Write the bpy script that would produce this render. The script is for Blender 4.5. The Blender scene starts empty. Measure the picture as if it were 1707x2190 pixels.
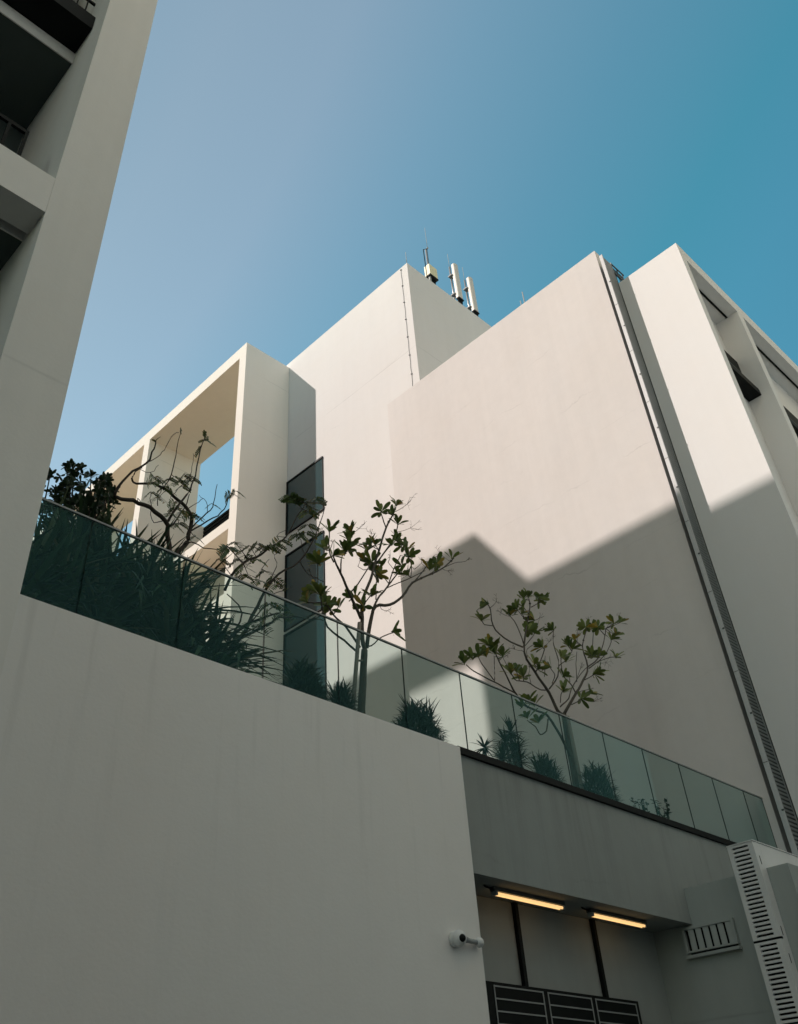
import bpy, math, random
from mathutils import Vector, Matrix
C = bpy.context.scene.collection
scn = bpy.context.scene

# ------------------------------------------------------------------ camera, sky, sun, exposure
# world axes: x runs along the front walls (right and away), y runs into the court (left and away), z up.
# the eye is the origin; the ground lies 1.6 m below it.
AZ, EL, RO = 0.781539176, 0.677547896, -0.0546720948
FPX, PPX, PPY, PW, PH = 1916.79934, 787.55672, 1000.37272, 1707.0, 2190.0
def cam_axes():
    f = Vector((math.cos(EL)*math.cos(AZ), math.cos(EL)*math.sin(AZ), math.sin(EL)))
    rt = Vector((math.sin(AZ), -math.cos(AZ), 0)); up = rt.cross(f)
    return (math.cos(RO)*rt + math.sin(RO)*up, -math.sin(RO)*rt + math.cos(RO)*up, f)
RT, UP, FW = cam_axes()
cd = bpy.data.cameras.new('camera'); cam = bpy.data.objects.new('camera', cd); C.objects.link(cam)
cam.matrix_world = Matrix(((RT.x, UP.x, -FW.x, 0), (RT.y, UP.y, -FW.y, 0), (RT.z, UP.z, -FW.z, 0), (0, 0, 0, 1)))
cd.sensor_fit = 'AUTO'; cd.sensor_width = 36.0; cd.lens = 36.0*FPX/PH
cd.shift_x = (PW/2-PPX)/PH; cd.shift_y = -(PH/2-PPY)/PH
cd.clip_start = 0.1; cd.clip_end = 3000
scn.camera = cam

SUN = Vector((-0.593, 0.448, 0.669)).normalized()          # towards the sun
SKY_TINT = [(-0.6, (0.75, 1.0, 0.88)), (-0.25, (0.58, 1.06, 0.98)), (0.12, (0.62, 1.52, 1.25)), (0.20, (0.58, 1.55, 1.22)), (0.33, (0.95, 1.60, 1.27)), (0.46, (1.42, 1.73, 1.33)), (0.56, (1.86, 1.80, 1.33)), (0.65, (1.76, 1.68, 1.23)), (0.70, (1.56, 1.55, 1.15)), (0.85, (0.8, 0.72, 0.52)), (1.0, (0.6, 0.54, 0.4))]
w = bpy.data.worlds.new('World'); scn.world = w; w.use_nodes = True
nt = w.node_tree; nt.nodes.clear()
sky = nt.nodes.new('ShaderNodeTexSky'); sky.sky_type = 'NISHITA'; sky.sun_disc = False
sky.sun_elevation = math.asin(SUN.z); sky.sun_rotation = math.atan2(SUN.x, SUN.y)
sky.air_density = 1.0; sky.dust_density = 0.6; sky.ozone_density = 1.0; sky.altitude = 0
# clear air filtered at right angles to the sun (deep blue-green), paler and hazier towards it
tc = nt.nodes.new('ShaderNodeTexCoord'); dt = nt.nodes.new('ShaderNodeVectorMath'); dt.operation = 'DOT_PRODUCT'
dt.inputs[1].default_value = SUN
nt.links.new(tc.outputs['Generated'], dt.inputs[0])
mr = nt.nodes.new('ShaderNodeMapRange'); mr.inputs[1].default_value = -1; mr.inputs[2].default_value = 1
nt.links.new(dt.outputs['Value'], mr.inputs[0])
tcol = nt.nodes.new('ShaderNodeValToRGB'); tcol.color_ramp.interpolation = 'LINEAR'; els = tcol.color_ramp.elements
while len(els) > 1: els.remove(els[-1])
for i, (cs, col) in enumerate(SKY_TINT):
    e = els[0] if i == 0 else els.new((cs+1)/2)
    e.position = (cs+1)/2; e.color = (*[q/2.5 for q in col], 1)
nt.links.new(mr.outputs[0], tcol.inputs[0])
tint = nt.nodes.new('ShaderNodeVectorMath'); tint.operation = 'MULTIPLY'
sc25 = nt.nodes.new('ShaderNodeVectorMath'); sc25.operation = 'SCALE'; sc25.inputs['Scale'].default_value = 2.5
nt.links.new(sky.outputs[0], tint.inputs[0]); nt.links.new(tcol.outputs[0], tint.inputs[1]); nt.links.new(tint.outputs[0], sc25.inputs[0])
bg = nt.nodes.new('ShaderNodeBackground'); bg.inputs[1].default_value = 0.15
wo = nt.nodes.new('ShaderNodeOutputWorld')
nt.links.new(sc25.outputs[0], bg.inputs[0]); nt.links.new(bg.outputs[0], wo.inputs[0])

sd = bpy.data.lights.new('sun', 'SUN'); sd.energy = 4.2; sd.angle = math.radians(0.6); sd.color = (1.0, 0.885, 0.81)
sun = bpy.data.objects.new('sun', sd); C.objects.link(sun); sun.rotation_euler = SUN.to_track_quat('Z', 'Y').to_euler()
scn.view_settings.view_transform = 'Standard'; scn.view_settings.look = 'None'
scn.view_settings.exposure = 0.0; scn.view_settings.gamma = 1.0
scn.cycles.max_bounces = 10; scn.cycles.transparent_max_bounces = 24
scn.cycles.use_denoising = True

# ------------------------------------------------------------------ mesh helpers
class MB:
    def __init__(s): s.v = []; s.f = []; s.mi = []; s.sm = []
    def face(s, pts, mi=0, sm=False):
        n = len(s.v); s.v += [tuple(p) for p in pts]; s.f.append(tuple(range(n, n+len(pts)))); s.mi.append(mi); s.sm.append(sm)
    def idx(s, verts, faces, mi=0, sm=False):
        n = len(s.v); s.v += [tuple(p) for p in verts]
        for f in faces: s.f.append(tuple(i+n for i in f)); s.mi.append(mi); s.sm.append(sm)
    def box(s, x0, x1, y0, y1, z0, z1, mi=0):
        v = [(x, y, z) for z in (z0, z1) for y in (y0, y1) for x in (x0, x1)]
        s.idx(v, [(0, 2, 3, 1), (4, 5, 7, 6), (0, 1, 5, 4), (2, 6, 7, 3), (0, 4, 6, 2), (1, 3, 7, 5)], mi)
    def prism(s, poly, ax, a, b, mi=0):                      # poly: 2-D outline in the two other axes, counter-clockwise or not
        def P(p, t):
            return (t, p[0], p[1]) if ax == 'x' else ((p[0], t, p[1]) if ax == 'y' else (p[0], p[1], t))
        n = len(poly); v = [P(p, a) for p in poly] + [P(p, b) for p in poly]
        fs = [tuple(range(n-1, -1, -1)), tuple(range(n, 2*n))] + [(i, (i+1) % n, n+(i+1) % n, n+i) for i in range(n)]
        s.idx(v, fs, mi)
    def obox(s, c, ax, ay, az, mi=0):                        # oriented box from centre and three half vectors
        c = Vector(c); v = [c + ax*i + ay*j + az*k for k in (-1, 1) for j in (-1, 1) for i in (-1, 1)]
        s.idx(v, [(0, 2, 3, 1), (4, 5, 7, 6), (0, 1, 5, 4), (2, 6, 7, 3), (0, 4, 6, 2), (1, 3, 7, 5)], mi)
    def tube(s, pts, rad, n=7, mi=0, cap=True):
        pts = [Vector(p) for p in pts]
        if not isinstance(rad, (list, tuple)): rad = [rad]*len(pts)
        vs = []; ref = Vector((0.31, 0.17, 0.93)).normalized()
        for i, p in enumerate(pts):
            d = (pts[min(i+1, len(pts)-1)] - pts[max(i-1, 0)])
            if d.length < 1e-9: d = Vector((0, 0, 1))
            d.normalize(); a = d.cross(ref)
            if a.length < 0.05: a = d.cross(Vector((1, 0, 0)))
            a.normalize(); b = d.cross(a)
            vs += [p + rad[i]*(math.cos(2*math.pi*k/n)*a + math.sin(2*math.pi*k/n)*b) for k in range(n)]
        fs = [(i*n+k, i*n+(k+1) % n, (i+1)*n+(k+1) % n, (i+1)*n+k) for i in range(len(pts)-1) for k in range(n)]
        if cap: fs += [tuple(range(n-1, -1, -1)), tuple((len(pts)-1)*n+k for k in range(n))]
        s.idx(vs, fs, mi, True)
    def ball(s, c, r, n=14, m=9, mi=0, sc=(1, 1, 1)):
        c = Vector(c); vs = []; fs = []
        for j in range(m+1):
            t = math.pi*j/m
            for k in range(n):
                p = 2*math.pi*k/n
                vs.append(c + Vector((r*sc[0]*math.sin(t)*math.cos(p), r*sc[1]*math.sin(t)*math.sin(p), r*sc[2]*math.cos(t))))
        for j in range(m):
            for k in range(n): fs.append((j*n+k, (j+1)*n+k, (j+1)*n+(k+1) % n, j*n+(k+1) % n))
        s.idx(vs, fs, mi, True)
    def build(s, name, mats, parent=None):
        me = bpy.data.meshes.new(name); me.from_pydata(s.v, [], s.f); me.update()
        if not isinstance(mats, (list, tuple)): mats = [mats]
        for m in mats: me.materials.append(m)
        me.polygons.foreach_set('material_index', s.mi); me.polygons.foreach_set('use_smooth', s.sm)
        o = bpy.data.objects.new(name, me); C.objects.link(o)
        if parent is not None:
            o.parent = parent; o.matrix_parent_inverse = Matrix.Translation(parent.location).inverted() if parent.parent is None else Matrix.Identity(4)
        return o
def thing(name, loc, label, cat, group=None):
    o = bpy.data.objects.new(name, None); C.objects.link(o); o.location = loc; o.empty_display_size = 0.2
    o['label'] = label; o['category'] = cat
    if group: o['group'] = group
    return o
def tag(o, label, cat, group=None):
    o['label'] = label; o['category'] = cat
    if group: o['group'] = group
    return o
def structure(o, label=None, cat=None):
    o['kind'] = 'structure'
    if label: o['label'] = label; o['category'] = cat
    return o
def box(name, mat, parent, *b):
    m = MB()
    for q in ([b] if not isinstance(b[0], (list, tuple)) else b): m.box(*q)
    return m.build(name, mat, parent)

# ------------------------------------------------------------------ materials
def new_mat(name):
    m = bpy.data.materials.new(name); m.use_nodes = True; nt = m.node_tree; nt.nodes.clear()
    out = nt.nodes.new('ShaderNodeOutputMaterial'); return m, nt, out
def N(nt, t, **kw):
    n = nt.nodes.new(t)
    for k, v in kw.items(): setattr(n, k, v)
    return n
def mathn(nt, op, a, b=None, clamp=False):
    n = N(nt, 'ShaderNodeMath', operation=op, use_clamp=clamp)
    for i, q in enumerate((a, b)):
        if q is None: continue
        if isinstance(q, (int, float)): n.inputs[i].default_value = q
        else: nt.links.new(q, n.inputs[i])
    return n.outputs[0]
def mixc(nt, f, a, b, mode='MIX'):
    n = N(nt, 'ShaderNodeMix', data_type='RGBA', blend_type=mode)
    for i, q in ((0, f), (6, a), (7, b)):
        if isinstance(q, (int, float)): n.inputs[i].default_value = q
        elif isinstance(q, tuple): n.inputs[i].default_value = (*q, 1)
        else: nt.links.new(q, n.inputs[i])
    return n.outputs[2]
def stucco(name, col, mottle=0.06, streak=0.08, joints=(), cracks=0.0, rough=0.85, top=None, dirt_from=0.56):
    m, nt, out = new_mat(name); L = nt.links.new
    geo = N(nt, 'ShaderNodeNewGeometry'); sep = N(nt, 'ShaderNodeSeparateXYZ'); L(geo.outputs['Position'], sep.inputs[0])
    def noise(scale, det=4, vec=None, rgh=0.55):
        n = N(nt, 'ShaderNodeTexNoise'); n.inputs['Scale'].default_value = scale; n.inputs['Detail'].default_value = det; n.inputs['Roughness'].default_value = rgh
        L(vec or geo.outputs['Position'], n.inputs['Vector']); return n.outputs['Fac']
    mp = N(nt, 'ShaderNodeMapping'); mp.inputs['Scale'].default_value = (1, 1, 0.06); L(geo.outputs['Position'], mp.inputs[0])
    mp2 = N(nt, 'ShaderNodeMapping'); mp2.inputs['Scale'].default_value = (1, 1, 0.35); L(geo.outputs['Position'], mp2.inputs[0])
    big = noise(0.45, 5, mp2.outputs[0]); fine = noise(3.5, 6); st = noise(3.0, 4, mp.outputs[0], 0.65)
    v = mathn(nt, 'ADD', mathn(nt, 'MULTIPLY', mathn(nt, 'SUBTRACT', big, 0.5), 2.2*mottle), mathn(nt, 'MULTIPLY', mathn(nt, 'SUBTRACT', fine, 0.5), 1.2*mottle))
    smask = mathn(nt, 'MULTIPLY', mathn(nt, 'SUBTRACT', st, 0.5), 2.0*streak)
    if top is not None:                                     # rain streaks that start at the coping
        d = mathn(nt, 'SUBTRACT', top, sep.outputs[2])
        fall = mathn(nt, 'POWER', 2.718, mathn(nt, 'MULTIPLY', d, -0.55))
        s2 = noise(5.0, 3, mp.outputs[0], 0.7)
        dirt = mathn(nt, 'MULTIPLY', mathn(nt, 'MULTIPLY', mathn(nt, 'MULTIPLY', mathn(nt, 'SUBTRACT', s2, dirt_from), 3.0, ), fall), -0.22)
        smask = mathn(nt, 'ADD', smask, mathn(nt, 'MINIMUM', dirt, 0.0))
    v = mathn(nt, 'ADD', mathn(nt, 'ADD', v, smask), 1.0)
    # hairline joints at given heights, broken up by noise
    wob = mathn(nt, 'MULTIPLY', mathn(nt, 'SUBTRACT', noise(0.6, 5), 0.5), 0.10)
    zz = mathn(nt, 'ADD', sep.outputs[2], wob)
    brk = mathn(nt, 'MULTIPLY', mathn(nt, 'SUBTRACT', noise(0.5, 3), 0.38), 5.0, True)
    for j in joints:
        d = mathn(nt, 'ABSOLUTE', mathn(nt, 'SUBTRACT', zz, j))
        k = mathn(nt, 'SUBTRACT', 1.0, mathn(nt, 'DIVIDE', d, 0.028), True)
        v = mathn(nt, 'SUBTRACT', v, mathn(nt, 'MULTIPLY', mathn(nt, 'MULTIPLY', k, brk), 0.22))
    if cracks:
        wob2 = mathn(nt, 'MULTIPLY', mathn(nt, 'SUBTRACT', noise(0.35, 6, None, 0.62), 0.5), 1.3)
        zz2 = mathn(nt, 'ADD', sep.outputs[2], wob2)
        fr = mathn(nt, 'ABSOLUTE', mathn(nt, 'SUBTRACT', mathn(nt, 'FRACT', mathn(nt, 'DIVIDE', zz2, 1.3)), 0.5))
        k = mathn(nt, 'SUBTRACT', 1.0, mathn(nt, 'DIVIDE', fr, 0.022), True)
        b2 = mathn(nt, 'MULTIPLY', mathn(nt, 'SUBTRACT', noise(0.55, 4), 0.52), 6.0, True)
        v = mathn(nt, 'SUBTRACT', v, mathn(nt, 'MULTIPLY', mathn(nt, 'MULTIPLY', k, b2), cracks))
    tintn = mixc(nt, noise(0.8, 3), tuple(c*q for c, q in zip(col, (1.0, 1.0, 1.0))), tuple(c*q for c, q in zip(col, (1.0, 0.975, 0.95))))
    vc = N(nt, 'ShaderNodeCombineColor'); [L(v, vc.inputs[i]) for i in range(3)]
    c = mixc(nt, 1.0, tintn, vc.outputs[0], 'MULTIPLY')
    p = N(nt, 'ShaderNodeBsdfPrincipled'); L(c, p.inputs['Base Color']); p.inputs['Roughness'].default_value = rough
    p.inputs['Specular IOR Level'].default_value = 0.25
    bp = N(nt, 'ShaderNodeBump'); bp.inputs['Strength'].default_value = 0.18; bp.inputs['Distance'].default_value = 0.02
    bh = mathn(nt, 'ADD', mathn(nt, 'MULTIPLY', fine, 0.6), mathn(nt, 'MULTIPLY', noise(26, 3), 0.4))
    L(bh, bp.inputs['Height']); L(bp.outputs[0], p.inputs['Normal']); L(p.outputs[0], out.inputs[0])
    return m
def plain(name, col, rough=0.5, metal=0.0, spec=0.5, var=0.12, emit=None, es=0.0):
    m, nt, out = new_mat(name); L = nt.links.new
    geo = N(nt, 'ShaderNodeNewGeometry')
    n = N(nt, 'ShaderNodeTexNoise'); n.inputs['Scale'].default_value = 4.0; n.inputs['Detail'].default_value = 5; L(geo.outputs['Position'], n.inputs['Vector'])
    c = mixc(nt, n.outputs['Fac'], tuple(q*(1-var) for q in col), tuple(min(1, q*(1+var)) for q in col))
    p = N(nt, 'ShaderNodeBsdfPrincipled'); L(c, p.inputs['Base Color'])
    p.inputs['Roughness'].default_value = rough; p.inputs['Metallic'].default_value = metal; p.inputs['Specular IOR Level'].default_value = spec
    if emit: p.inputs['Emission Color'].default_value = (*emit, 1); p.inputs['Emission Strength'].default_value = es
    L(p.outputs[0], out.inputs[0]); return m
def glass(name, col, rough=0.0, ior=1.5):
    m, nt, out = new_mat(name); L = nt.links.new
    t = N(nt, 'ShaderNodeBsdfTransparent'); t.inputs[0].default_value = (*col, 1)
    g = N(nt, 'ShaderNodeBsdfGlossy'); g.inputs['Roughness'].default_value = rough; g.inputs[0].default_value = (0.16, 0.34, 0.34, 1)
    geo = N(nt, 'ShaderNodeNewGeometry'); dt = N(nt, 'ShaderNodeVectorMath', operation='DOT_PRODUCT')
    L(geo.outputs['Incoming'], dt.inputs[0]); L(geo.outputs['Normal'], dt.inputs[1])
    c = mathn(nt, 'SUBTRACT', 1.0, mathn(nt, 'ABSOLUTE', dt.outputs['Value']), True)      # Schlick, the same from both sides
    fr = mathn(nt, 'ADD', 0.04, mathn(nt, 'MULTIPLY', 0.96, mathn(nt, 'POWER', c, 5.0)))
    mx = N(nt, 'ShaderNodeMixShader'); L(fr, mx.inputs[0]); L(t.outputs[0], mx.inputs[1]); L(g.outputs[0], mx.inputs[2])
    L(mx.outputs[0], out.inputs[0]); return m
def leafmat(name, c0, c1, c2=None, trans=0.25, rough=0.45):
    m, nt, out = new_mat(name); L = nt.links.new
    geo = N(nt, 'ShaderNodeNewGeometry')
    rp = N(nt, 'ShaderNodeValToRGB'); e = rp.color_ramp.elements
    e[0].color = (*c0, 1); e[1].color = (*c1, 1); e[1].position = 0.88 if c2 else 1.0
    if c2: q = e.new(0.96); q.color = (*c2, 1)
    L(geo.outputs['Random Per Island'], rp.inputs[0])
    p = N(nt, 'ShaderNodeBsdfPrincipled'); L(rp.outputs[0], p.inputs['Base Color']); p.inputs['Roughness'].default_value = rough
    p.inputs['Specular IOR Level'].default_value = 0.4
    tr = N(nt, 'ShaderNodeBsdfTranslucent'); L(rp.outputs[0], tr.inputs[0])
    mx = N(nt, 'ShaderNodeMixShader'); mx.inputs[0].default_value = trans
    L(p.outputs[0], mx.inputs[1]); L(tr.outputs[0], mx.inputs[2]); L(mx.outputs[0], out.inputs[0]); return m

WHITE = (0.80, 0.755, 0.72)
M = {}
M['gallery'] = stucco('gallery_stucco', (0.70, 0.672, 0.66), 0.065, 0.05, (), 0.17)
M['tower'] = stucco('tower_stucco', (0.735, 0.722, 0.715), 0.035, 0.03, (26.6,), 0.10)
M['frame'] = stucco('frame_stucco', (0.84, 0.81, 0.75), 0.03, 0.03, (29.84, 26.76, 18.0), 0.0)
M['balcony'] = stucco('balcony_stucco', (0.80, 0.80, 0.80), 0.02, 0.02)
M['apartment'] = stucco('apartment_stucco', (0.80, 0.785, 0.755), 0.05, 0.05, (6.4,), 0.0)
M['court'] = stucco('dark_cladding', (0.10, 0.11, 0.11), 0.06, 0.05)  # dark tone invented for unseen walls, cuts bounce into the shaded wall
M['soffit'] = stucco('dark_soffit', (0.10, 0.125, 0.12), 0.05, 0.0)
M['podium'] = stucco('podium_stucco', (0.83, 0.82, 0.805), 0.04, 0.006, (), 0.0, 0.85, 4.5)
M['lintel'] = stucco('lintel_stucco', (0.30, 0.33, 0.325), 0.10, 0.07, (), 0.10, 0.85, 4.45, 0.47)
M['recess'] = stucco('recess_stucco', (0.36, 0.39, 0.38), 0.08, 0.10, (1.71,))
M['oppositetan'] = stucco('opposite_tan_stucco', (0.66, 0.58, 0.46), 0.05, 0.05)  # upper storeys of the added building, tan to warm the shaded faces
M['opposite'] = stucco('opposite_stucco', (0.62, 0.70, 0.695), 0.05, 0.05)  # lower storeys of the added building, grey-green to cool the low shade
M['terrace'] = stucco('terrace_paving', (0.13, 0.13, 0.11), 0.06, 0.0)
M['tanpave'] = stucco('tan_paving', (0.74, 0.54, 0.30), 0.06, 0.0)  # bright tan for unseen decks added to bounce warm light onto the soffit
M['soil'] = plain('planting_soil', (0.05, 0.04, 0.03), 0.95, var=0.4)
M['asphalt'] = plain('asphalt', (0.07, 0.07, 0.07), 0.9, var=0.25)
M['black'] = plain('black_metal', (0.006, 0.008, 0.008), 0.6, spec=0.15)
M['dark'] = plain('dark_grey_metal', (0.05, 0.06, 0.06), 0.5)
M['grey'] = plain('grey_metal', (0.32, 0.34, 0.34), 0.45)
M['steel'] = plain('steel', (0.35, 0.36, 0.36), 0.35, 0.7)
M['whitemetal'] = plain('white_painted_metal', (0.72, 0.72, 0.71), 0.45, var=0.05)
M['finmetal'] = plain('pale_fin_metal', (0.52, 0.53, 0.535), 0.5, var=0.04)
M['cream'] = plain('cream_plastic', (0.78, 0.70, 0.45), 0.5, var=0.05)
M['creamwhite'] = plain('cream_white_plastic', (0.66, 0.61, 0.55), 0.5, var=0.05)
M['winglass'] = plain('window_glass', (0.025, 0.06, 0.07), 0.05, spec=0.6, var=0.08)
M['glass'] = glass('rail_glass', (0.825, 0.90, 0.885))
M['glassedge'] = plain('glass_edge', (0.01, 0.03, 0.028), 0.3)
M['tube'] = plain('lamp_tube', (0.9, 0.8, 0.6), 0.4, emit=(1.0, 0.60, 0.24), es=1.05)
M['bark'] = plain('bark', (0.085, 0.075, 0.06), 0.9, var=0.35)
M['darkbark'] = plain('dark_bark', (0.035, 0.028, 0.022), 0.9, var=0.3)
M['stake'] = plain('stake_wood', (0.22, 0.19, 0.16), 0.8, var=0.2)
M['plumleaf'] = leafmat('plumeria_leaf', (0.075, 0.12, 0.03), (0.19, 0.235, 0.06), (0.36, 0.25, 0.04))
M['pinleaf'] = leafmat('pinnate_leaf', (0.035, 0.07, 0.016), (0.085, 0.13, 0.03), (0.28, 0.19, 0.03))
M['strap'] = leafmat('strap_leaf', (0.008, 0.024, 0.010), (0.055, 0.10, 0.042), (0.17, 0.15, 0.08), 0.12)
M['clusia'] = leafmat('shrub_leaf', (0.014, 0.03, 0.013), (0.03, 0.058, 0.022), None, 0.1)
M['spiky'] = leafmat('spiky_leaf', (0.009, 0.024, 0.012), (0.03, 0.058, 0.028), None, 0.12)

# ------------------------------------------------------------------ ground
g = MB(); g.face([(-400, -400, -1.6), (400, -400, -1.6), (400, 400, -1.6), (-400, 400, -1.6)])
structure(g.build('ground', M['asphalt']), 'dark asphalt court between the buildings', 'ground')

# ------------------------------------------------------------------ unseen building added behind the eye to bounce light and block sky
ob = thing('opposite_building', (5, -8, -1.6), 'tan building facing the white podium across the court', 'building')
m = MB(); m.box(-30, 70, -20, -8, -1.6, 20); m.build('lower_wall', M['opposite'], ob)
m = MB(); m.box(-30, 70, -20, -8, 20.002, 50); m.build('upper_wall', M['oppositetan'], ob)
for zz in (1.2, 4.8, 8.4):
    for k in range(16):
        x = -20+4.5*k; m = MB(); m.box(x, x+2.6, -7.998, -7.95, zz, zz+1.8); m.build('window', M['winglass'], ob)

hb = thing('hillside_block', (-22, 45, -1.6), 'broad dark grey block standing beyond the apartment building', 'building')  # added out of view to shut off bright sky on the sun side
m = MB(); m.box(-60, -22, 5, 90, -1.6, 33); m.build('wall', M['court'], hb)

# ------------------------------------------------------------------ podium with terrace
pod = thing('podium_building', (9, 7.42, -1.6), 'white walled podium carrying the planted terrace behind the glass railing', 'building')
box('front_wall', M['podium'], pod, -6, 8.904, 7.42, 7.46, -1.6, 4.49)
m = MB(); m.box(-6, 8.90, 7.462, 9.0, -1.6, 4.35); m.build('core_wall', M['recess'], pod)
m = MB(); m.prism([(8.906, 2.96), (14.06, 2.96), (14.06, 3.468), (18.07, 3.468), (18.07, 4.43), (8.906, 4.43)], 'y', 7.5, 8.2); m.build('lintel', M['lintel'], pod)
box('recess_wall', M['recess'], pod, 8.906, 14.06, 8.202, 8.6, -1.6, 2.958)
box('side_wall', M['recess'], pod, 14.062, 18.0, 5.77, 8.6, -1.6, 3.464)
box('terrace_slab', M['terrace'], pod, (2.6, 18.06, 9.02, 24.4, 4.0, 4.36), (18.08, 19.48, 16.76, 24.4, 4.0, 4.36))
box('sunny_deck', M['tanpave'], pod, 2.6, 16.9, 24.402, 60, 4.0, 4.36)  # unseen deck, added as a warm reflector below the roof frame
box('planter_soil', M['soil'], pod, 2.6, 18.05, 7.6, 9.01, 4.36, 4.42)

# ------------------------------------------------------------------ glass railing
gr = thing('glass_railing', (9, 7.5, 4.44), 'long green tinted frameless glass railing with thin metal handrail along the terrace edge', 'railing')
j = [2.6] + [3.37+1.16*k for k in range(13)] + [18.05]
for a, b in zip(j[:-1], j[1:]):
    m = MB(); x0, x1, y0, y1, z0, z1 = a+0.006, b-0.006, 7.50, 7.512, 4.46, 5.66
    v = [(x, y, z) for z in (z0, z1) for y in (y0, y1) for x in (x0, x1)]
    m.idx(v, [(0, 1, 5, 4), (2, 6, 7, 3)], 0); m.idx(v, [(0, 2, 3, 1), (4, 5, 7, 6), (0, 4, 6, 2), (1, 3, 7, 5)], 1)
    m.build('glass_panel', [M['glass'], M['glassedge']], gr)
m = MB(); m.box(2.6, 18.05, 7.49, 7.522, 5.662, 5.682); m.build('handrail', M['grey'], gr)
m = MB(); m.box(8.91, 18.05, 7.455, 7.56, 4.432, 4.522); m.build('base_channel', M['black'], gr)

# ------------------------------------------------------------------ gallery block (big blank wall)
gb = thing('gallery_block', (18.075, 12, -1.6), 'large blank white block whose wall carries the zigzag shadow', 'building')
m = MB(); m.prism([(18.075, 7.36), (18.34, 7.36), (18.34, 7.9), (19.49, 7.9), (19.49, 16.75), (18.075, 16.75)], 'z', -1.6, 22.78); m.build('wall', M['gallery'], gb)
box('rear_wall', M['gallery'], gb, 19.492, 27, 7.9, 16.23, -1.6, 22.3)
for y, h in ((10.87, 1.0), (11.02, 0.65)):
    m = MB(); m.tube([(19.3, y, 22.3), (19.3, y, 23.9+h)], 0.02, 6); m.build('roof_pipe', M['grey'], gb)

# ------------------------------------------------------------------ tower behind
tw = thing('stair_tower', (19.5, 20, -1.6), 'tallest white tower behind the blank wall with antennas on its roof', 'building')
m = MB(); m.box(19.5, 30, 16.243, 24.9, -1.6, 31.85); m.build('wall', M['tower'], tw)
for z0, z1 in ((21.55, 24.36), (17.0, 20.52), (12.4, 16.86), (7.8, 11.9)):
    f = MB(); y0, y1 = 22.01, 24.404; t = 0.05
    f.box(19.44, 19.499, y0, y1, z1-0.09, z1); f.box(19.44, 19.499, y0, y1, z0, z0+t); f.box(19.44, 19.499, y1-0.09, y1, z0+t, z1-0.09); f.box(19.46, 19.499, y0, y0+0.03, z0+t, z1-0.09)
    fo = f.build('window', M['black'], tw)
    m = MB(); m.box(19.472, 19.497, y0+0.03, y1-0.09, z0+t, z1-0.09); m.build('pane', M['winglass'], fo)
m = MB(); pts = [(19.485, 16.62+0.012*math.sin(i*2.3), 31.7-0.36*i) for i in range(21)]; m.tube(pts, 0.008, 5)
for i in range(0, 21, 3): m.box(19.46, 19.499, pts[i][1]-0.03, pts[i][1]+0.03, pts[i][2]-0.02, pts[i][2]+0.02)
m.build('conductor_cable', M['dark'], tw)
m = MB(); m.tube([(19.56, 16.3, 31.85), (19.56, 16.3, 32.7)], 0.014, 5); m.build('lightning_rod', M['grey'], tw)

# ------------------------------------------------------------------ framed building on the left
fb = thing('framed_building', (16.909, 30, -1.6), 'white building with open concrete roof frame and tan soffit left of the tower', 'building')
fins = [(24.408, 24.92, 19.49), (32.62, 33.15, 20.08), (40.85, 41.38, 20.08), (49.0, 49.5, 20.08)]
for y0, y1, x1 in fins: box('fin', M['frame'], fb, 16.909, x1, y0, y1, -1.6, 30.83)
box('top_slab', M['frame'], fb, (16.909, 19.49, 24.408, 24.92, 30.832, 31.52), (16.909, 20.08, 24.922, 49.5, 30.832, 31.52))
for a, b in ((24.922, 32.618), (33.152, 40.848), (41.382, 48.998)):
    box('floor_slab', M['frame'], fb, 16.909, 20.08, a, b, 21.04, 21.52)
    box('floor_paving', M['tanpave'], fb, 17.1, 20.08, a, b, 21.524, 21.54)  # unseen tan layer, added for warm bounce inside the frame
    box('back_wall', M['frame'], fb, 18.3, 20.08, a, b, -1.6, 21.03)
    box('window_band', M['winglass'], fb, 18.24, 18.296, a, b, 20.5, 20.75)
m = MB()
m.box(20.09, 24, 32.62, 49.5, 21.0, 26.93); m.box(20.9, 32, 24.95, 32.60, 26.802, 26.93); m.build('rear_block', M['frame'], fb)
m = MB(); m.box(20.9, 24, 24.95, 32.60, 21.0, 26.8)
for k in range(22): z = 22.0+k*0.225; m.box(20.6, 20.88, 24.95, 32.60, z, z+0.14)
m.build('slatted_screen', M['black'], fb)
box('roof_deck', M['tanpave'], fb, (20.1, 24, 32.63, 49.5, 26.934, 26.95), (20.91, 32, 24.96, 32.6, 26.934, 26.95))  # unseen tan tops, added to throw warm light up at the soffit

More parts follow.
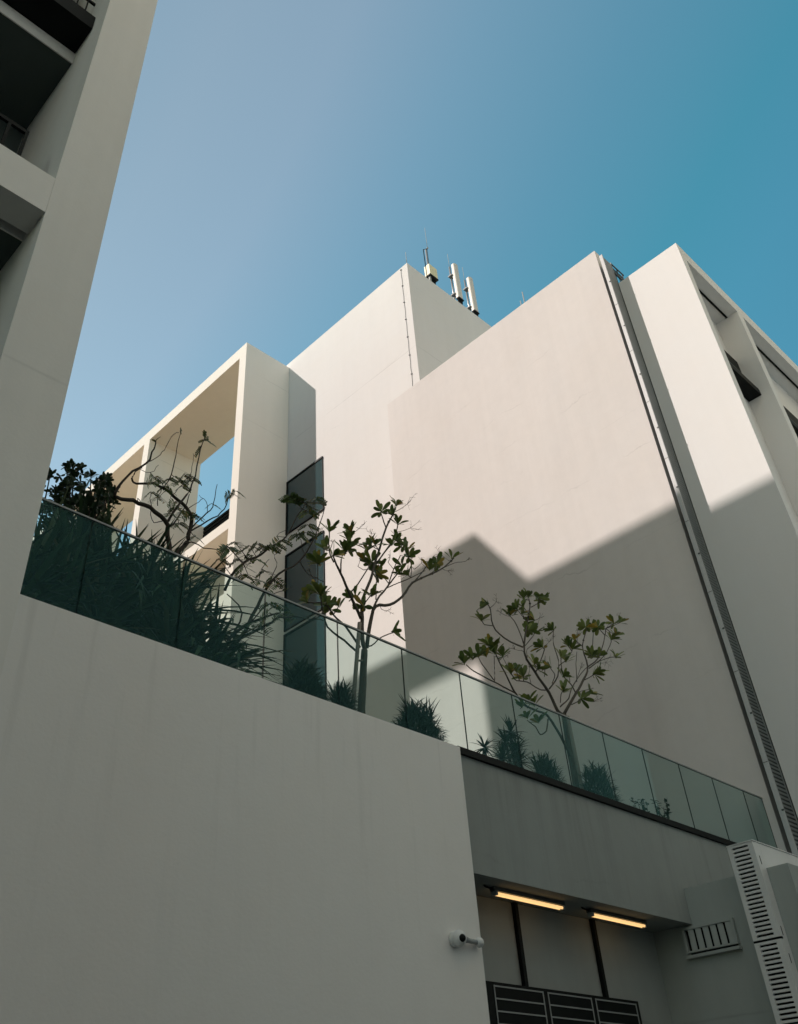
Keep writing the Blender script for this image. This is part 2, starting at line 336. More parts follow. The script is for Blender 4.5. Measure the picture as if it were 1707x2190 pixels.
# ------------------------------------------------------------------ balcony building on the right
bb = thing('balcony_building', (18.4, 5.078, -1.6), 'white building at the right with a grid of deep framed balconies', 'building')
box('side_wall', M['balcony'], bb, 18.4, 18.72, 5.078, 7.08, -1.6, 21.2)
box('top_beam', M['balcony'], bb, 18.722, 45, 5.078, 7.08, 20.66, 21.2)
box('core_wall', M['balcony'], bb, 18.722, 45, 5.80, 14, -1.6, 20.656)
box('soffit_groove', M['black'], bb, 18.722, 45, 5.40, 5.46, 20.635, 20.658)
PIERS = [21.66, 27.4, 33.1, 38.8]
for x0 in PIERS:
    box('pier', M['balcony'], bb, x0, x0+0.38, 5.078, 5.798, -1.6, 20.656)
for k, b in enumerate(PIERS):
    a = 18.722 if k == 0 else PIERS[k-1]+0.382; b = b-0.002
    for z in (17.32, 7.4):
        m = MB(); m.box(a, b, 5.40, 5.79, z, z+0.2); l = m.build('ledge', M['black'], bb)
        m = MB(); m.box(a, b, 5.66, 5.79, z+0.202, z+1.55); m.build('window', M['winglass'] if False else M['black'], bb)
        m = MB(); m.box(a, b, 5.41, 5.43, z+0.24, z+0.262); m.build('ledge_rail', M['dark'], l)

# ------------------------------------------------------------------ louvred riser beside the blank wall
lr = thing('louvred_riser', (17.9, 7.15, 4.4), 'tall thin metal riser with perforated side between blank wall and balcony building', 'riser')
box('face_plate', M['finmetal'], lr, 17.9, 17.93, 7.10, 7.20, 3.5, 22.2)
m = MB(); z = 3.5
m.box(17.931, 17.95, 7.10, 7.12, 3.5, 22.2); m.box(18.37, 18.39, 7.10, 7.12, 3.5, 22.2)
while z < 22.1:
    m.obox((18.16, 7.112, z+0.05), Vector((0.21, 0, 0)), Vector((0, 0.012, -0.012)), Vector((0, 0.003, 0.003))); z += 0.085
m.build('louvre_grille', M['grey'], lr)
box('backing', M['dark'], lr, 17.932, 18.6, 7.15, 7.198, 3.5, 22.1)
m = MB()
for zz in (21.25, 21.75, 22.15): m.box(18.392, 19.1, 7.10, 7.13, zz, zz+0.05)
for xx in (18.45, 18.75, 19.05): m.box(xx, xx+0.04, 7.132, 7.15, 21.2, 22.2)
for k in range(12): m.box(18.392, 19.1, 7.152, 7.158, 21.78+k*0.03, 21.79+k*0.03)
m.build('top_mesh', M['dark'], lr)
for k in range(9):
    z = 20.9-1.95*k; m = MB(); m.box(17.885, 17.905, 7.09, 7.135, z, z+0.03); m.build('bracket', M['dark'], lr)
for k in range(9):
    z = 19.9-1.95*k; m = MB(); m.box(17.897, 17.8995, 7.10, 7.20, z, z+0.012); m.build('panel_joint', M['dark'], lr)
box('gap_panel', M['dark'], lr, 18.32, 18.338, 7.205, 7.355, 3.5, 22.1)

# ------------------------------------------------------------------ apartment building on the left
ab = thing('apartment_building', (0, 6.6, -1.6), 'tall shaded apartment building at the left edge with deep balconies', 'building')
box('corner_wall', M['apartment'], ab, 1.757, 2.45, 6.6, 9.1, -1.6, 30.48)
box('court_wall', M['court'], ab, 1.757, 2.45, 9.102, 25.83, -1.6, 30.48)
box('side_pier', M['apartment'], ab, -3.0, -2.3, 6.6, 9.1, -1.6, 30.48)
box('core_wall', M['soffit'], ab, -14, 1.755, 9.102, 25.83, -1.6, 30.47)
for z0, z1 in ((8.66, 9.31), (18.4, 19.05), (27.6, 30.48)): box('spandrel', M['apartment'], ab, -2.298, 1.755, 6.6, 7.0, z0, z1)
for z in (3.6, 8.67, 13.43, 18.4, 23.2):
    y = 7.57 if z not in (8.67, 18.4) else 7.14
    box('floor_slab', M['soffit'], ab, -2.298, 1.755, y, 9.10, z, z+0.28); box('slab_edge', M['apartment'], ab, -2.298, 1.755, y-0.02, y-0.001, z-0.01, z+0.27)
for z in (13.72, 23.5):
    m = MB(); m.box(-2.29, 1.75, 7.05, 7.56, z, z+0.36); l = m.build('ledge', M['black'], ab)
    m = MB(); m.box(-2.29, 1.75, 7.30, 7.335, z+1.2, z+1.25)
    for k in range(28): m.box(-2.29+0.145*k, -2.27+0.145*k, 7.305, 7.33, z+0.37, z+1.2)
    m.build('railing', M['black'], l)
m = MB(); m.box(-2.29, 1.40, 6.97, 7.01, 10.32, 10.38)
for k in range(17): m.box(1.36-0.22*k, 1.40-0.22*k, 6.97, 7.01, 9.312, 10.318)
m.build('railing', M['black'], ab)
# roof frame over the far end
box('roof_fin', M['apartment'], ab, -0.45, 2.45, 25.4, 25.828, 30.49, 32.1)
box('roof_slab', M['apartment'], ab, -0.45, 2.45, 25.4, 44, 32.102, 32.9)
box('roof_fin', M['apartment'], ab, -0.45, 2.45, 43.5, 44, -1.6, 32.1)

# ------------------------------------------------------------------ recess: lamps, board, conduits, vent, cabinet, camera
for k, (x0, x1) in enumerate(((9.735, 11.107), (11.82, 13.117))):
    t = thing('tube_light', ((x0+x1)/2, 7.78, 2.95), ('lit fluorescent tube light under the soffit nearer the dome camera', 'lit fluorescent tube light under the soffit nearer the slatted wall vent')[k], 'tube light', 'fluorescent lights under the soffit')
    box('housing', M['dark'], t, x0-0.06, x1+0.06, 7.75, 7.83, 2.905, 2.955)
    for y in (7.765, 7.815):
        m = MB(); m.tube([(x0, y, 2.878), (x1, y, 2.878)], 0.017, 10); m.build('tube', M['tube'], t)
    for x in (x0-0.035, x1):
        m = MB(); m.box(x, x+0.035, 7.745, 7.835, 2.855, 2.904); m.build('end_cap', M['grey'], t)
    m = MB(); m.tube([(x0-0.06, 7.79, 2.93), (x0-0.18, 7.80, 2.945), (x0-0.2, 7.80, 2.96)], 0.012, 6); m.build('cable', M['black'], t)
bd = thing('grid_board', (11.4, 8.12, 0.3), 'black wall board divided into three columns by thin white lines', 'board')
box('panel', M['black'], bd, 9.6, 13.1, 8.12, 8.198, 0.2, 1.95)
m = MB()
for a, b in ((9.885, 10.88), (10.97, 11.945), (12.03, 13.03)):
    for x in (a, b-0.018): m.box(x, x+0.018, 8.112, 8.119, 0.25, 1.915)
    for k in range(12): z = 1.897-0.135*k; m.box(a+0.019, b-0.019, 8.112, 8.119, z, z+0.016)
m.build('line_frame', M['grey'], bd)
for k, x in enumerate((10.59, 12.38)):
    m = MB(); m.box(x-0.035, x+0.035, 8.14, 8.198, 1.952, 2.955)
    tag(m.build('conduit', M['black']), ('black vertical conduit from board to soffit, left one behind the first lamp', 'black vertical conduit from board to soffit, right one behind the second lamp')[k], 'conduit', 'conduits above the board')
vt = thing('wall_vent', (14.05, 7.24, 2.5), 'grey slatted rectangular vent on the side wall of the recess', 'vent')
m = MB(); x0, x1 = 13.99, 14.058
m.box(x0, x1, 6.81, 7.67, 2.885, 2.92); m.box(x0, x1, 6.81, 6.85, 2.60, 2.884); m.box(x0, x1, 7.63, 7.67, 2.60, 2.884); m.box(x0, x1, 6.81, 7.67, 2.575, 2.599)
m.box(x0-0.03, x1, 6.80, 7.68, 2.50, 2.54); m.build('frame', M['recess'], vt)
for k in range(6):
    y = 6.91+0.125*k; m = MB(); m.obox((14.025, y, 2.742), Vector((0.02, 0.012, 0)), Vector((-0.008, 0.042, 0)), Vector((0, 0, 0.141))); m.build('slat', M['recess'], vt)
box('backing', M['black'], vt, 14.05, 14.0605, 6.85, 7.63, 2.54, 2.884)
cb = thing('slotted_cabinet', (13.9, 6.3, -1.6), 'white metal cabinet with a column of dark slots at lower right', 'cabinet')
X0, Y0, Y1 = 13.85, 6.102, 6.515
def cabpart(z0, z1, top):
    m = MB(); n = int((z1-z0-0.06)/0.0595); s0 = Y0+0.085; s1 = Y1-0.07
    m.box(X0, X0+0.04, Y0, s0, z0, z1); m.box(X0, X0+0.04, s1, Y1, z0, z1)
    z = z1-0.035; m.box(X0, X0+0.04, s0, s1, z, z1)
    while z-0.0595 > z0+0.03:
        m.box(X0, X0+0.04, s0, s1, z-0.0595, z-0.028); z -= 0.0595
    m.box(X0, X0+0.04, s0, s1, z0, z-0.03)
    m.build('slotted_face', M['whitemetal'], cb)
cabpart(2.53, 3.82, True); cabpart(0.4, 2.50, False)
box('joint_strip', M['black'], cb, X0+0.002, X0+0.05, Y0-0.01, Y1, 2.502, 2.528)
box('side_panel', M['whitemetal'], cb, (X0+0.041, 14.058, Y0, Y1, -1.0, 3.82), (14.06, 17.6, Y0, Y1, 3.47, 3.818))
box('slot_backing', M['black'], cb, X0+0.0395, X0+0.0408, Y0+0.08, Y1-0.065, 0.4, 3.79)
box('cap', M['whitemetal'], cb, X0-0.01, 17.62, Y0-0.012, Y1+0.01, 3.822, 3.835)
for z in (3.50, 2.55, 2.2):
    m = MB(); m.box(X0+0.09, X0+0.105, Y0-0.004, Y0-0.0005, z, z+0.12); m.build('hinge', M['black'], cb)
cc = thing('dome_camera', (8.43, 7.42, 2.15), 'white dome security camera with side arm on the podium wall corner', 'camera')
m = MB(); m.ball((8.43, 7.34, 2.15), 0.087); m.tube([(8.43, 7.42, 2.15), (8.43, 7.36, 2.15)], 0.085, 16); m.build('dome', M['whitemetal'], cc)
m = MB(); d = Vector((0.25, -0.95, -0.1)).normalized(); c = Vector((8.43, 7.34, 2.15)); m.ball(c+Vector((-0.33, -1.03, -0.16)).normalized()*0.068, 0.042); m.build('lens', M['black'], cc)
m = MB(); m.tube([(8.49, 7.33, 2.15), (8.62, 7.35, 2.145), (8.77, 7.36, 2.145)], [0.038, 0.026, 0.026], 10); m.build('arm', M['grey'], cc)
m = MB(); m.ball((8.79, 7.355, 2.147), 0.055); m.build('knob', M['whitemetal'], cc)

# ------------------------------------------------------------------ antennas on the tower roof
YA = 16.72
t = thing('radio_unit', (21.9, YA, 31.85), 'cream radio box on a pole nearest the tower corner', 'antenna')
m = MB(); m.tube([(21.75, YA+0.1, 31.85), (21.75, YA+0.1, 35.3)], 0.06, 10); m.build('pole', M['steel'], t)
m = MB(); m.tube([(21.8, YA+0.05, 35.3), (21.8, YA+0.05, 37.0)], 0.012, 5); m.ball((21.8, YA+0.05, 35.4), 0.05); m.build('lightning_rod', M['grey'], t)
m = MB(); m.tube([(21.42, YA, 32.0), (21.40, YA, 34.9), (21.75, YA+0.05, 35.3)], 0.02, 6); m.build('cable', M['black'], t)
m = MB(); m.box(21.66, 22.2, YA-0.02, YA+0.3, 33.32, 34.05); b = m.build('box', M['cream'], t)
m = MB(); m.box(21.64, 22.22, YA-0.03, YA+0.31, 33.24, 33.318)
for k in range(4): m.tube([(21.74+0.12*k, YA+0.1, 33.24), (21.78+0.11*k, YA+0.12, 32.8), (21.80+0.06*k, YA+0.2, 32.5), (21.85, YA+0.2, 32.2)], 0.035, 6)
m.build('cable_tail', M['black'], t)
for k, (x, z0, z1) in enumerate(((23.75, 33.12, 35.66), (24.86, 33.02, 35.52))):
    t = thing('panel_antenna', (x, YA, 31.85), ('tall white panel antenna, the one beside the cream box', 'tall white panel antenna farthest from the cream box')[k], 'antenna', 'panel antennas on the tower roof')
    m = MB(); p = []
    for i in range(9):
        a = math.pi*(i/8); p.append((x+0.165*-math.cos(a), YA-0.02-0.09*math.sin(a)))
    p += [(x+0.165, YA+0.10), (x-0.165, YA+0.10)]
    m.prism(p, 'z', z0, z1); m.build('radome', M['creamwhite'], t)
    m = MB(); m.tube([(x-0.05, YA+0.3, 31.85), (x-0.05, YA+0.3, z1+0.1)], 0.05, 8); m.build('pole', M['steel'], t)
    m = MB(); m.tube([(x-0.05, YA+0.3, z1), (x-0.05, YA+0.3, z1+1.15)], 0.012, 5); m.build('lightning_rod', M['grey'], t)
    for zb in (z0+0.35, z0+1.75): 
        m = MB(); m.box(x-0.24, x+0.02, YA+0.102, YA+0.34, zb, zb+0.07); m.build('bracket', M['dark'], t)
    m = MB()
    for i in range(5): m.tube([(x-0.14+0.07*i, YA, z0), (x-0.14+0.07*i, YA+0.02, z0-0.2), (x-0.1+0.05*i, YA+0.1, z0-0.5), (x, YA+0.2, z0-0.9)], 0.03, 6)
    m.box(x-0.19, x+0.19, YA-0.08, YA+0.1, z0-0.06, z0-0.001); m.build('cable_tail', M['black'], t)

# ------------------------------------------------------------------ plants
def at(px, py, y):                                           # point of the photograph's view ray in the vertical plane at depth y
    d = RT*((px-PPX)/FPX) - UP*((py-PPY)/FPX) + FW
    return d*(y/d.y)
def leaf(m, base, d, up, L, W, prof, droop=0.25, fold=0.25, mi=0, n=None):
    d = Vector(d).normalized(); side = d.cross(Vector(up))
    if side.length < 0.05: side = d.cross(Vector((1, 0.3, 0)))
    side.normalize(); nrm = side.cross(d).normalized(); k = len(prof); vs = []
    for i, wv in enumerate(prof):
        t = i/(k-1); c = Vector(base) + d*(L*t) - nrm*(droop*L*t*t) - Vector((0, 0, 1))*(0.3*droop*L*t*t)
        c.y = max(c.y, 7.56); h = side*(W*wv*0.5)
        vs += [c-h+nrm*(fold*W*wv*0.5), c, c+h+nrm*(fold*W*wv*0.5)]
    fs = []
    for i in range(k-1):
        a = 3*i; fs += [(a, a+1, a+4, a+3), (a+1, a+2, a+5, a+4)]
    m.idx(vs, fs, mi, True)
OBOV = [0.10, 0.26, 0.52, 0.82, 1.0, 1.0, 0.86, 0.5]
LANC = [0.55, 1.0, 0.85, 0.55, 0.06]
ELL = [0.15, 0.85, 1.0, 0.8, 0.15]
def rdir(r, spread=1.0, up=0.3):
    while True:
        v = Vector((r.uniform(-1, 1), r.uniform(-1, 1), r.uniform(-1, 1)))
        if 0.1 < v.length < 1: break
    v.normalize(); v = v*spread + Vector((0, 0, up)); return v.normalized()
def rosette(m, r, tip, ax, n, L, W):
    ax = Vector(ax).normalized(); a = ax.cross(Vector((0.3, 0.9, 0.1))).normalized(); b = ax.cross(a); ph = r.uniform(0, 6.28)
    for k in range(n):
        t = ph + 2.4*k; o = r.uniform(0.4, 1.25); dd = ax*(1.2-0.5*o) + (math.cos(t)*a + math.sin(t)*b)*o
        leaf(m, Vector(tip) - ax*0.03*r.random(), dd, ax, L*r.uniform(0.7, 1.12), W*r.uniform(0.85, 1.15), OBOV, r.uniform(0.0, 0.22), 0.22)
def spray(m, r, p, d, L):                                    # bare forked flower stalk
    d = Vector(d).normalized(); q = Vector(p)+d*L; m.tube([p, (Vector(p)+q)/2 + Vector((0, 0, -0.01)), q], [0.006, 0.005, 0.004], 4)
    for k in range(5):
        e = (d + rdir(r, 0.9, 0.2)*0.9).normalized(); q2 = q+e*L*r.uniform(0.25, 0.5); m.tube([q, q2], [0.0035, 0.0025], 4)
        for i in range(2):
            e2 = (e+rdir(r, 0.9, 0.1)).normalized(); m.tube([q2, q2+e2*L*0.2], [0.0028, 0.002], 3)
def smooth(pts, sub=3):
    out = []
    for i in range(len(pts)-1):
        p0 = pts[max(i-1, 0)]; p1 = pts[i]; p2 = pts[i+1]; p3 = pts[min(i+2, len(pts)-1)]
        for s in range(sub):
            t = s/sub
            out.append(0.5*((2*p1)+(p2-p0)*t+(2*p0-5*p1+4*p2-p3)*t*t+(3*p1-p0-3*p2+p3)*t**3))
    out.append(pts[-1]); return out
def limb(m, r, crop, pts, y, r0, r1, dy=0.0, y0=None, wob=0.004, n=7):
    """a limb drawn through photograph points, leaning from depth y (start) by dy towards its end"""
    ox, oy, sc = crop; P = []
    for i, (a, b) in enumerate(pts):
        t = i/max(1, len(pts)-1); P.append(at(ox+a/sc, oy+b/sc, y + dy*t))
    P = smooth(P); k = len(P)-1
    P = [p + Vector((r.uniform(-wob, wob), r.uniform(-wob, wob), r.uniform(-wob, wob))) if 0 < i < k else p for i, p in enumerate(P)]
    m.tube(P, [r0+(r1-r0)*i/k for i in range(len(P))], n)
    return P
def plumeria(name, seed, crop, y, trunk, limbs, tips, sprays, label, soil):
    r = random.Random(seed); base = at(crop[0]+trunk[0][0]/crop[2], crop[1]+trunk[0][1]/crop[2], y); base.z = soil
    t = thing(name, base, label, 'tree'); m = MB()
    P = [base] + [at(crop[0]+a/crop[2], crop[1]+b/crop[2], y) for a, b in trunk]
    P = smooth(P); m.tube([p+Vector((r.uniform(-.006, .006), r.uniform(-.006, .006), 0)) for p in P], [0.060-0.012*i/len(P) for i in range(len(P))], 10)
    ends = []
    for pts, r0, r1, dy, yo in limbs:
        q = limb(m, r, crop, pts, y+yo, r0, r1, dy); ends += [(c, (q[min(i+1, len(q)-1)]-q[max(i-1, 0)]).normalized()) for i, c in enumerate(q)]
        for i in range(1, len(q)-1, 2):                      # leaf scars
            if r.random() < 0.5: m.ball(q[i], (r0+r1)*0.56, 6, 4)
    m.build('trunk', M['bark'], t)
    f = MB(); s = MB()
    def near(a, b):
        px, py = crop[0]+a/crop[2], crop[1]+b/crop[2]
        c = min(ends, key=lambda e: (at(px, py, e[0].y)-e[0]).length); return c[0], c[1], at(px, py, c[0].y+r.uniform(-.04, .04))
    for (a, b), nl in tips:
        e, dr, p = near(a, b)
        if (p-e).length > 0.015: s.tube([e, (e+p)/2+Vector((0, 0, -0.01)), p], [0.010, 0.008, 0.007], 6)
        rosette(f, r, p, (dr*0.5 + Vector((0, 0, 0.8)) + rdir(r, 0.35, 0)).normalized(), nl+3, 0.222, 0.071)
    for (a, b), (da, db) in sprays:
        e, dr, p = near(a, b); q = at(crop[0]+(a+da)/crop[2], crop[1]+(b+db)/crop[2], p.y+r.uniform(-.05, .05))
        if (p-e).length > 0.004: s.tube([e, p], [0.006, 0.005], 5)
        spray(s, r, p, q-p, (q-p).length*0.75)
    s.build('twigs', M['bark'], t); f.build('foliage', M['plumleaf'], t)
    return t
C5 = (560, 1000, 3.404); C6 = (940, 1200, 3.404); C2 = (0, 900, 2.4314)
PL1 = [
 ([(750, 1330), (735, 1250), (730, 1100), (735, 960), (790, 820), (830, 680), (905, 440), (955, 340), (975, 290)], .036, .010, .25, 0),
 ([(905, 440), (880, 370), (868, 320)], .012, .009, .05, .17),
 ([(840, 690), (960, 520), (992, 410)], .014, .009, .1, .14),
 ([(838, 700), (900, 610), (945, 560)], .012, .008, -.1, .14),
 ([(722, 1100), (640, 920), (570, 760), (535, 690), (520, 640)], .026, .010, -.3, .05),
 ([(575, 770), (580, 670), (600, 610)], .012, .009, .1, -.2),
 ([(600, 640), (640, 560), (650, 470)], .011, .008, .1, -.15),
 ([(525, 690), (490, 600), (493, 470)], .012, .008, -.1, -.22),
 ([(655, 900), (720, 820), (780, 720), (795, 680)], .012, .008, .3, 0),
 ([(700, 1345), (600, 1260), (480, 1160), (440, 1020), (430, 930)], .018, .009, -.35, 0),
 ([(715, 1310), (610, 1160), (520, 1070), (460, 980)], .020, .009, -.15, 0),
 ([(430, 940), (408, 850), (406, 700)], .010, .008, .05, -.3),
 ([(765, 1310), (790, 1130), (830, 1010), (930, 1000), (1020, 940), (1095, 840), (1200, 790), (1320, 730), (1398, 660)], .032, .009, -.2, 0),
 ([(1320, 730), (1400, 695), (1470, 685)], .007, .005, -.05, -.18),
 ([(1110, 830), (1180, 745), (1215, 680)], .011, .008, .1, -.14),
 ([(1200, 790), (1260, 745), (1275, 705)], .009, .007, .15, -.15),
 ([(800, 1100), (830, 980), (920, 860), (975, 790), (1025, 720)], .020, .009, .35, .1),
 ([(905, 880), (955, 855), (1090, 800), (1190, 750)], .010, .007, .1, .3),
 ([(920, 860), (960, 740), (1010, 640)], .011, .008, .15, .25),
 ([(780, 1300), (810, 1290), (870, 1235), (945, 1205)], .011, .008, -.2, 0),
 ([(745, 1000), (770, 960), (800, 920)], .010, .008, -.15, 0),
 ([(830, 960), (832, 860), (838, 790), (850, 730)], .010, .008, .15, .15),
 ([(735, 1010), (690, 950), (650, 915)], .010, .007, .1, 0),
 ([(1085, 800), (1090, 720), (1070, 650)], .008, .007, .1, .3),
 ([(930, 850), (870, 780), (820, 740), (740, 745)], .008, .006, -.1, .25)]
PT1 = [((978, 275), 6), ((868, 318), 5), ((992, 410), 6), ((955, 350), 4), ((945, 560), 5), ((990, 530), 6), ((1030, 560), 5), ((520, 640), 7), ((600, 610), 7), ((625, 590), 5), ((650, 465), 7), ((640, 520), 4), ((493, 465), 5), ((470, 600), 4),
 ((790, 560), 6), ((825, 560), 4), ((770, 600), 3), ((745, 670), 4), ((800, 690), 6), ((830, 780), 6), ((430, 930), 9), ((400, 900), 7), ((460, 1000), 6), ((406, 700), 8), ((420, 700), 4), ((1385, 660), 3), ((1275, 700), 5), ((1220, 740), 3), ((1070, 650), 5), ((1060, 600), 4), ((1025, 720), 5), ((1065, 780), 5), ((1010, 770), 4), ((950, 1195), 3), ((800, 930), 6), ((740, 1010), 5), ((855, 740), 4), ((680, 940), 5), ((330, 980), 5), ((500, 1030), 5), ((560, 1010), 3), ((650, 560), 3)]
PS1 = [((975, 320), (110, -70)), ((985, 470), (130, -40)), ((640, 490), (90, -60)), ((1215, 680), (110, -70)), ((1470, 685), (40, -20)), ((1110, 740), (70, -60)), ((945, 1205), (50, -25)), ((1010, 640), (90, 10)), ((1310, 735), (60, 20)), ((700, 720), (20, -60)), ((790, 520), (10, -50)), ((920, 690), (20, -60)), ((500, 590), (20, -60)), ((370, 800), (-30, -60)), ((870, 1030), (60, 15))]
PL2 = [
 ([(905, 1120), (860, 1090), (800, 960), (690, 800), (620, 670), (630, 500), (660, 340), (650, 270)], .034, .009, .2, 0),
 ([(668, 335), (730, 300), (755, 285)], .010, .007, -.1, .17),
 ([(605, 625), (470, 560), (390, 470), (370, 350), (352, 315)], .016, .008, -.3, .1),
 ([(390, 470), (330, 462), (310, 435)], .009, .007, -.05, -.1),
 ([(612, 600), (560, 460), (515, 400)], .011, .008, .25, .12),
 ([(620, 620), (670, 560), (690, 530)], .009, .008, .1, .12),
 ([(770, 940), (720, 930), (640, 880), (560, 870), (530, 830)], .012, .008, -.35, .05),
 ([(700, 810), (750, 690), (765, 640)], .012, .008, -.2, .08),
 ([(800, 930), (860, 840), (865, 720), (830, 600), (830, 500)], .014, .008, .25, .05),
 ([(872, 760), (930, 710), (965, 655)], .009, .007, .1, .15),
 ([(765, 840), (768, 760), (770, 690)], .008, .006, .1, .05),
 ([(910, 1110), (990, 970), (1050, 860), (1080, 770), (1040, 620), (1070, 510)], .030, .009, .15, 0),
 ([(1080, 770), (1160, 700), (1205, 540), (1210, 490)], .014, .008, -.2, .1),
 ([(1100, 690), (1115, 600), (1120, 520)], .010, .008, .15, .1),
 ([(1090, 780), (1200, 690), (1250, 590)], .012, .008, .2, .1),
 ([(1150, 735), (1250, 700), (1320, 705)], .009, .006, -.15, .1),
 ([(1055, 865), (1120, 830), (1150, 810)], .010, .007, -.2, .1),
 ([(995, 970), (960, 900), (900, 830), (885, 720)], .012, .008, -.2, .05),
 ([(960, 1045), (1020, 1015), (1090, 975)], .010, .007, -.3, .02),
 ([(880, 1060), (940, 1000), (960, 930), (1030, 820), (1080, 770)], .013, .008, .3, .0),
 ([(880, 1030), (885, 970), (900, 940)], .009, .007, -.2, .0),
 ([(640, 700), (640, 640), (700, 600)], .007, .006, .2, .1),
 ([(1000, 880), (995, 750), (1000, 660)], .008, .006, .1, .1),
 ([(985, 960), (1060, 940), (1120, 925)], .008, .006, .2, .05),
 ([(820, 890), (840, 830), (810, 780)], .009, .007, -.15, .05)]
PT2 = [((648, 262), 8), ((610, 270), 5), ((720, 270), 6), ((760, 285), 8), ((352, 310), 8), ((305, 430), 9), ((515, 395), 6), ((565, 350), 8), ((600, 380), 6), ((610, 330), 5), ((690, 520), 9), ((650, 500), 5), ((690, 430), 6), ((830, 500), 7), ((750, 625), 6), ((965, 640), 8), ((940, 620), 4), ((985, 570), 5), ((1065, 480), 8), ((1110, 490), 5), ((1155, 480), 6), ((1250, 570), 8), ((1280, 540), 7), ((1270, 450), 4), ((1310, 450), 4), ((1285, 700), 4), ((1150, 805), 6), ((1110, 690), 9), ((1160, 690), 4), ((885, 700), 9), ((920, 730), 5), ((810, 770), 7), ((900, 840), 7), ((905, 950), 7), ((1095, 960), 8), ((1030, 1000), 4), ((520, 815), 7), ((610, 840), 8), ((690, 750), 6), ((720, 790), 5), ((1120, 820), 5), ((560, 800), 4)]
PS2 = [((370, 340), (60, -60)), ((500, 400), (-70, -30)), ((690, 430), (50, -20)), ((830, 520), (-50, -60)), ((1085, 470), (-10, -60)), ((1300, 440), (10, -50)), ((1215, 490), (20, -40)), ((1000, 600), (10, -80)), ((760, 620), (50, -40)), ((600, 650), (-70, -10)), ((650, 820), (10, -60)), ((1000, 850), (30, -80)), ((1050, 1010), (90, 20)), ((1150, 740), (80, 0)), ((950, 880), (-10, -80)), ((460, 700), (40, -20))]
t1 = plumeria('plumeria_tree', 5, C5, 8.55, [(727, 1760), (737, 1500), (750, 1330)], PL1, PT1, PS1, 'leafy frangipani tree before the lit tower wall, tied to a stake', 4.42)
t2 = plumeria('plumeria_tree', 9, C6, 8.6, [(965, 1470), (930, 1280), (907, 1120)], PL2, PT2, PS2, 'broad frangipani tree in front of the shaded blank wall', 4.42)
# low second stem of the broad tree
r = random.Random(4); m = MB()
for pts, r0, r1, dy, yo in [([(962, 1440), (880, 1270), (790, 1130), (740, 1100), (640, 1060), (560, 970), (500, 860), (430, 720), (405, 660)], .026, .009, -.45, 0),
  ([(560, 965), (420, 890), (250, 800), (195, 755)], .013, .008, -.1, -.3), ([(395, 865), (310, 750), (285, 700)], .009, .007, .1, -.35), ([(400, 880), (402, 780), (398, 690)], .008, .006, .1, -.33),
  ([(430, 730), (455, 700), (462, 685)], .008, .006, .1, -.42), ([(790, 1150), (778, 1235), (735, 1262), (700, 1205), (640, 1160)], .014, .008, -.3, -.1), ([(640, 1065), (610, 1050), (590, 1075)], .008, .006, 0, -.25), ([(640, 1070), (670, 1030), (690, 1050)], .007, .005, 0, -.25)]:
    limb(m, r, C6, pts, 8.6+yo, r0, r1, dy)
f = MB()
for (a, b), n in [((385, 620), 6), ((405, 640), 5), ((460, 690), 5), ((180, 745), 7), ((240, 710), 6), ((285, 690), 8), ((340, 690), 6), ((400, 670), 5), ((640, 1140), 5), ((720, 1170), 6), ((600, 1060), 4), ((650, 1020), 3), ((690, 1050), 4), ((365, 610), 4)]:
    rosette(f, r, at(940+a/3.404, 1200+b/3.404, 8.2), Vector((-.2, 0, .9)), n+3, 0.222, 0.071)
m.build('side_stem', M['bark'], t2); f.build('side_foliage', M['plumleaf'], t2)
for k, (crop, a, b, y) in enumerate(((C5, (672, 1640), (712, 1130), 8.42), (C6, (1000, 1460), (935, 1130), 8.45))):
    p, q = at(crop[0]+a[0]/3.404, crop[1]+a[1]/3.404, y), at(crop[0]+b[0]/3.404, crop[1]+b[1]/3.404, y)
    e = p+(p-q)*0.9; e.z = 4.42
    m = MB(); m.tube([e, p, q], 0.03, 8)
    if k == 0: m.tube([at(560+690/3.404, 1000+1405/3.404, y+.02), at(560+755/3.404, 1000+1405/3.404, y+.16)], 0.016, 6)
    tag(m.build('support_stake', M['stake']), ('pale wooden stake tied to the frangipani by the lit tower wall', 'wooden stake beside the trunk of the broad frangipani')[k], 'stake', 'stakes propping the frangipani trees')

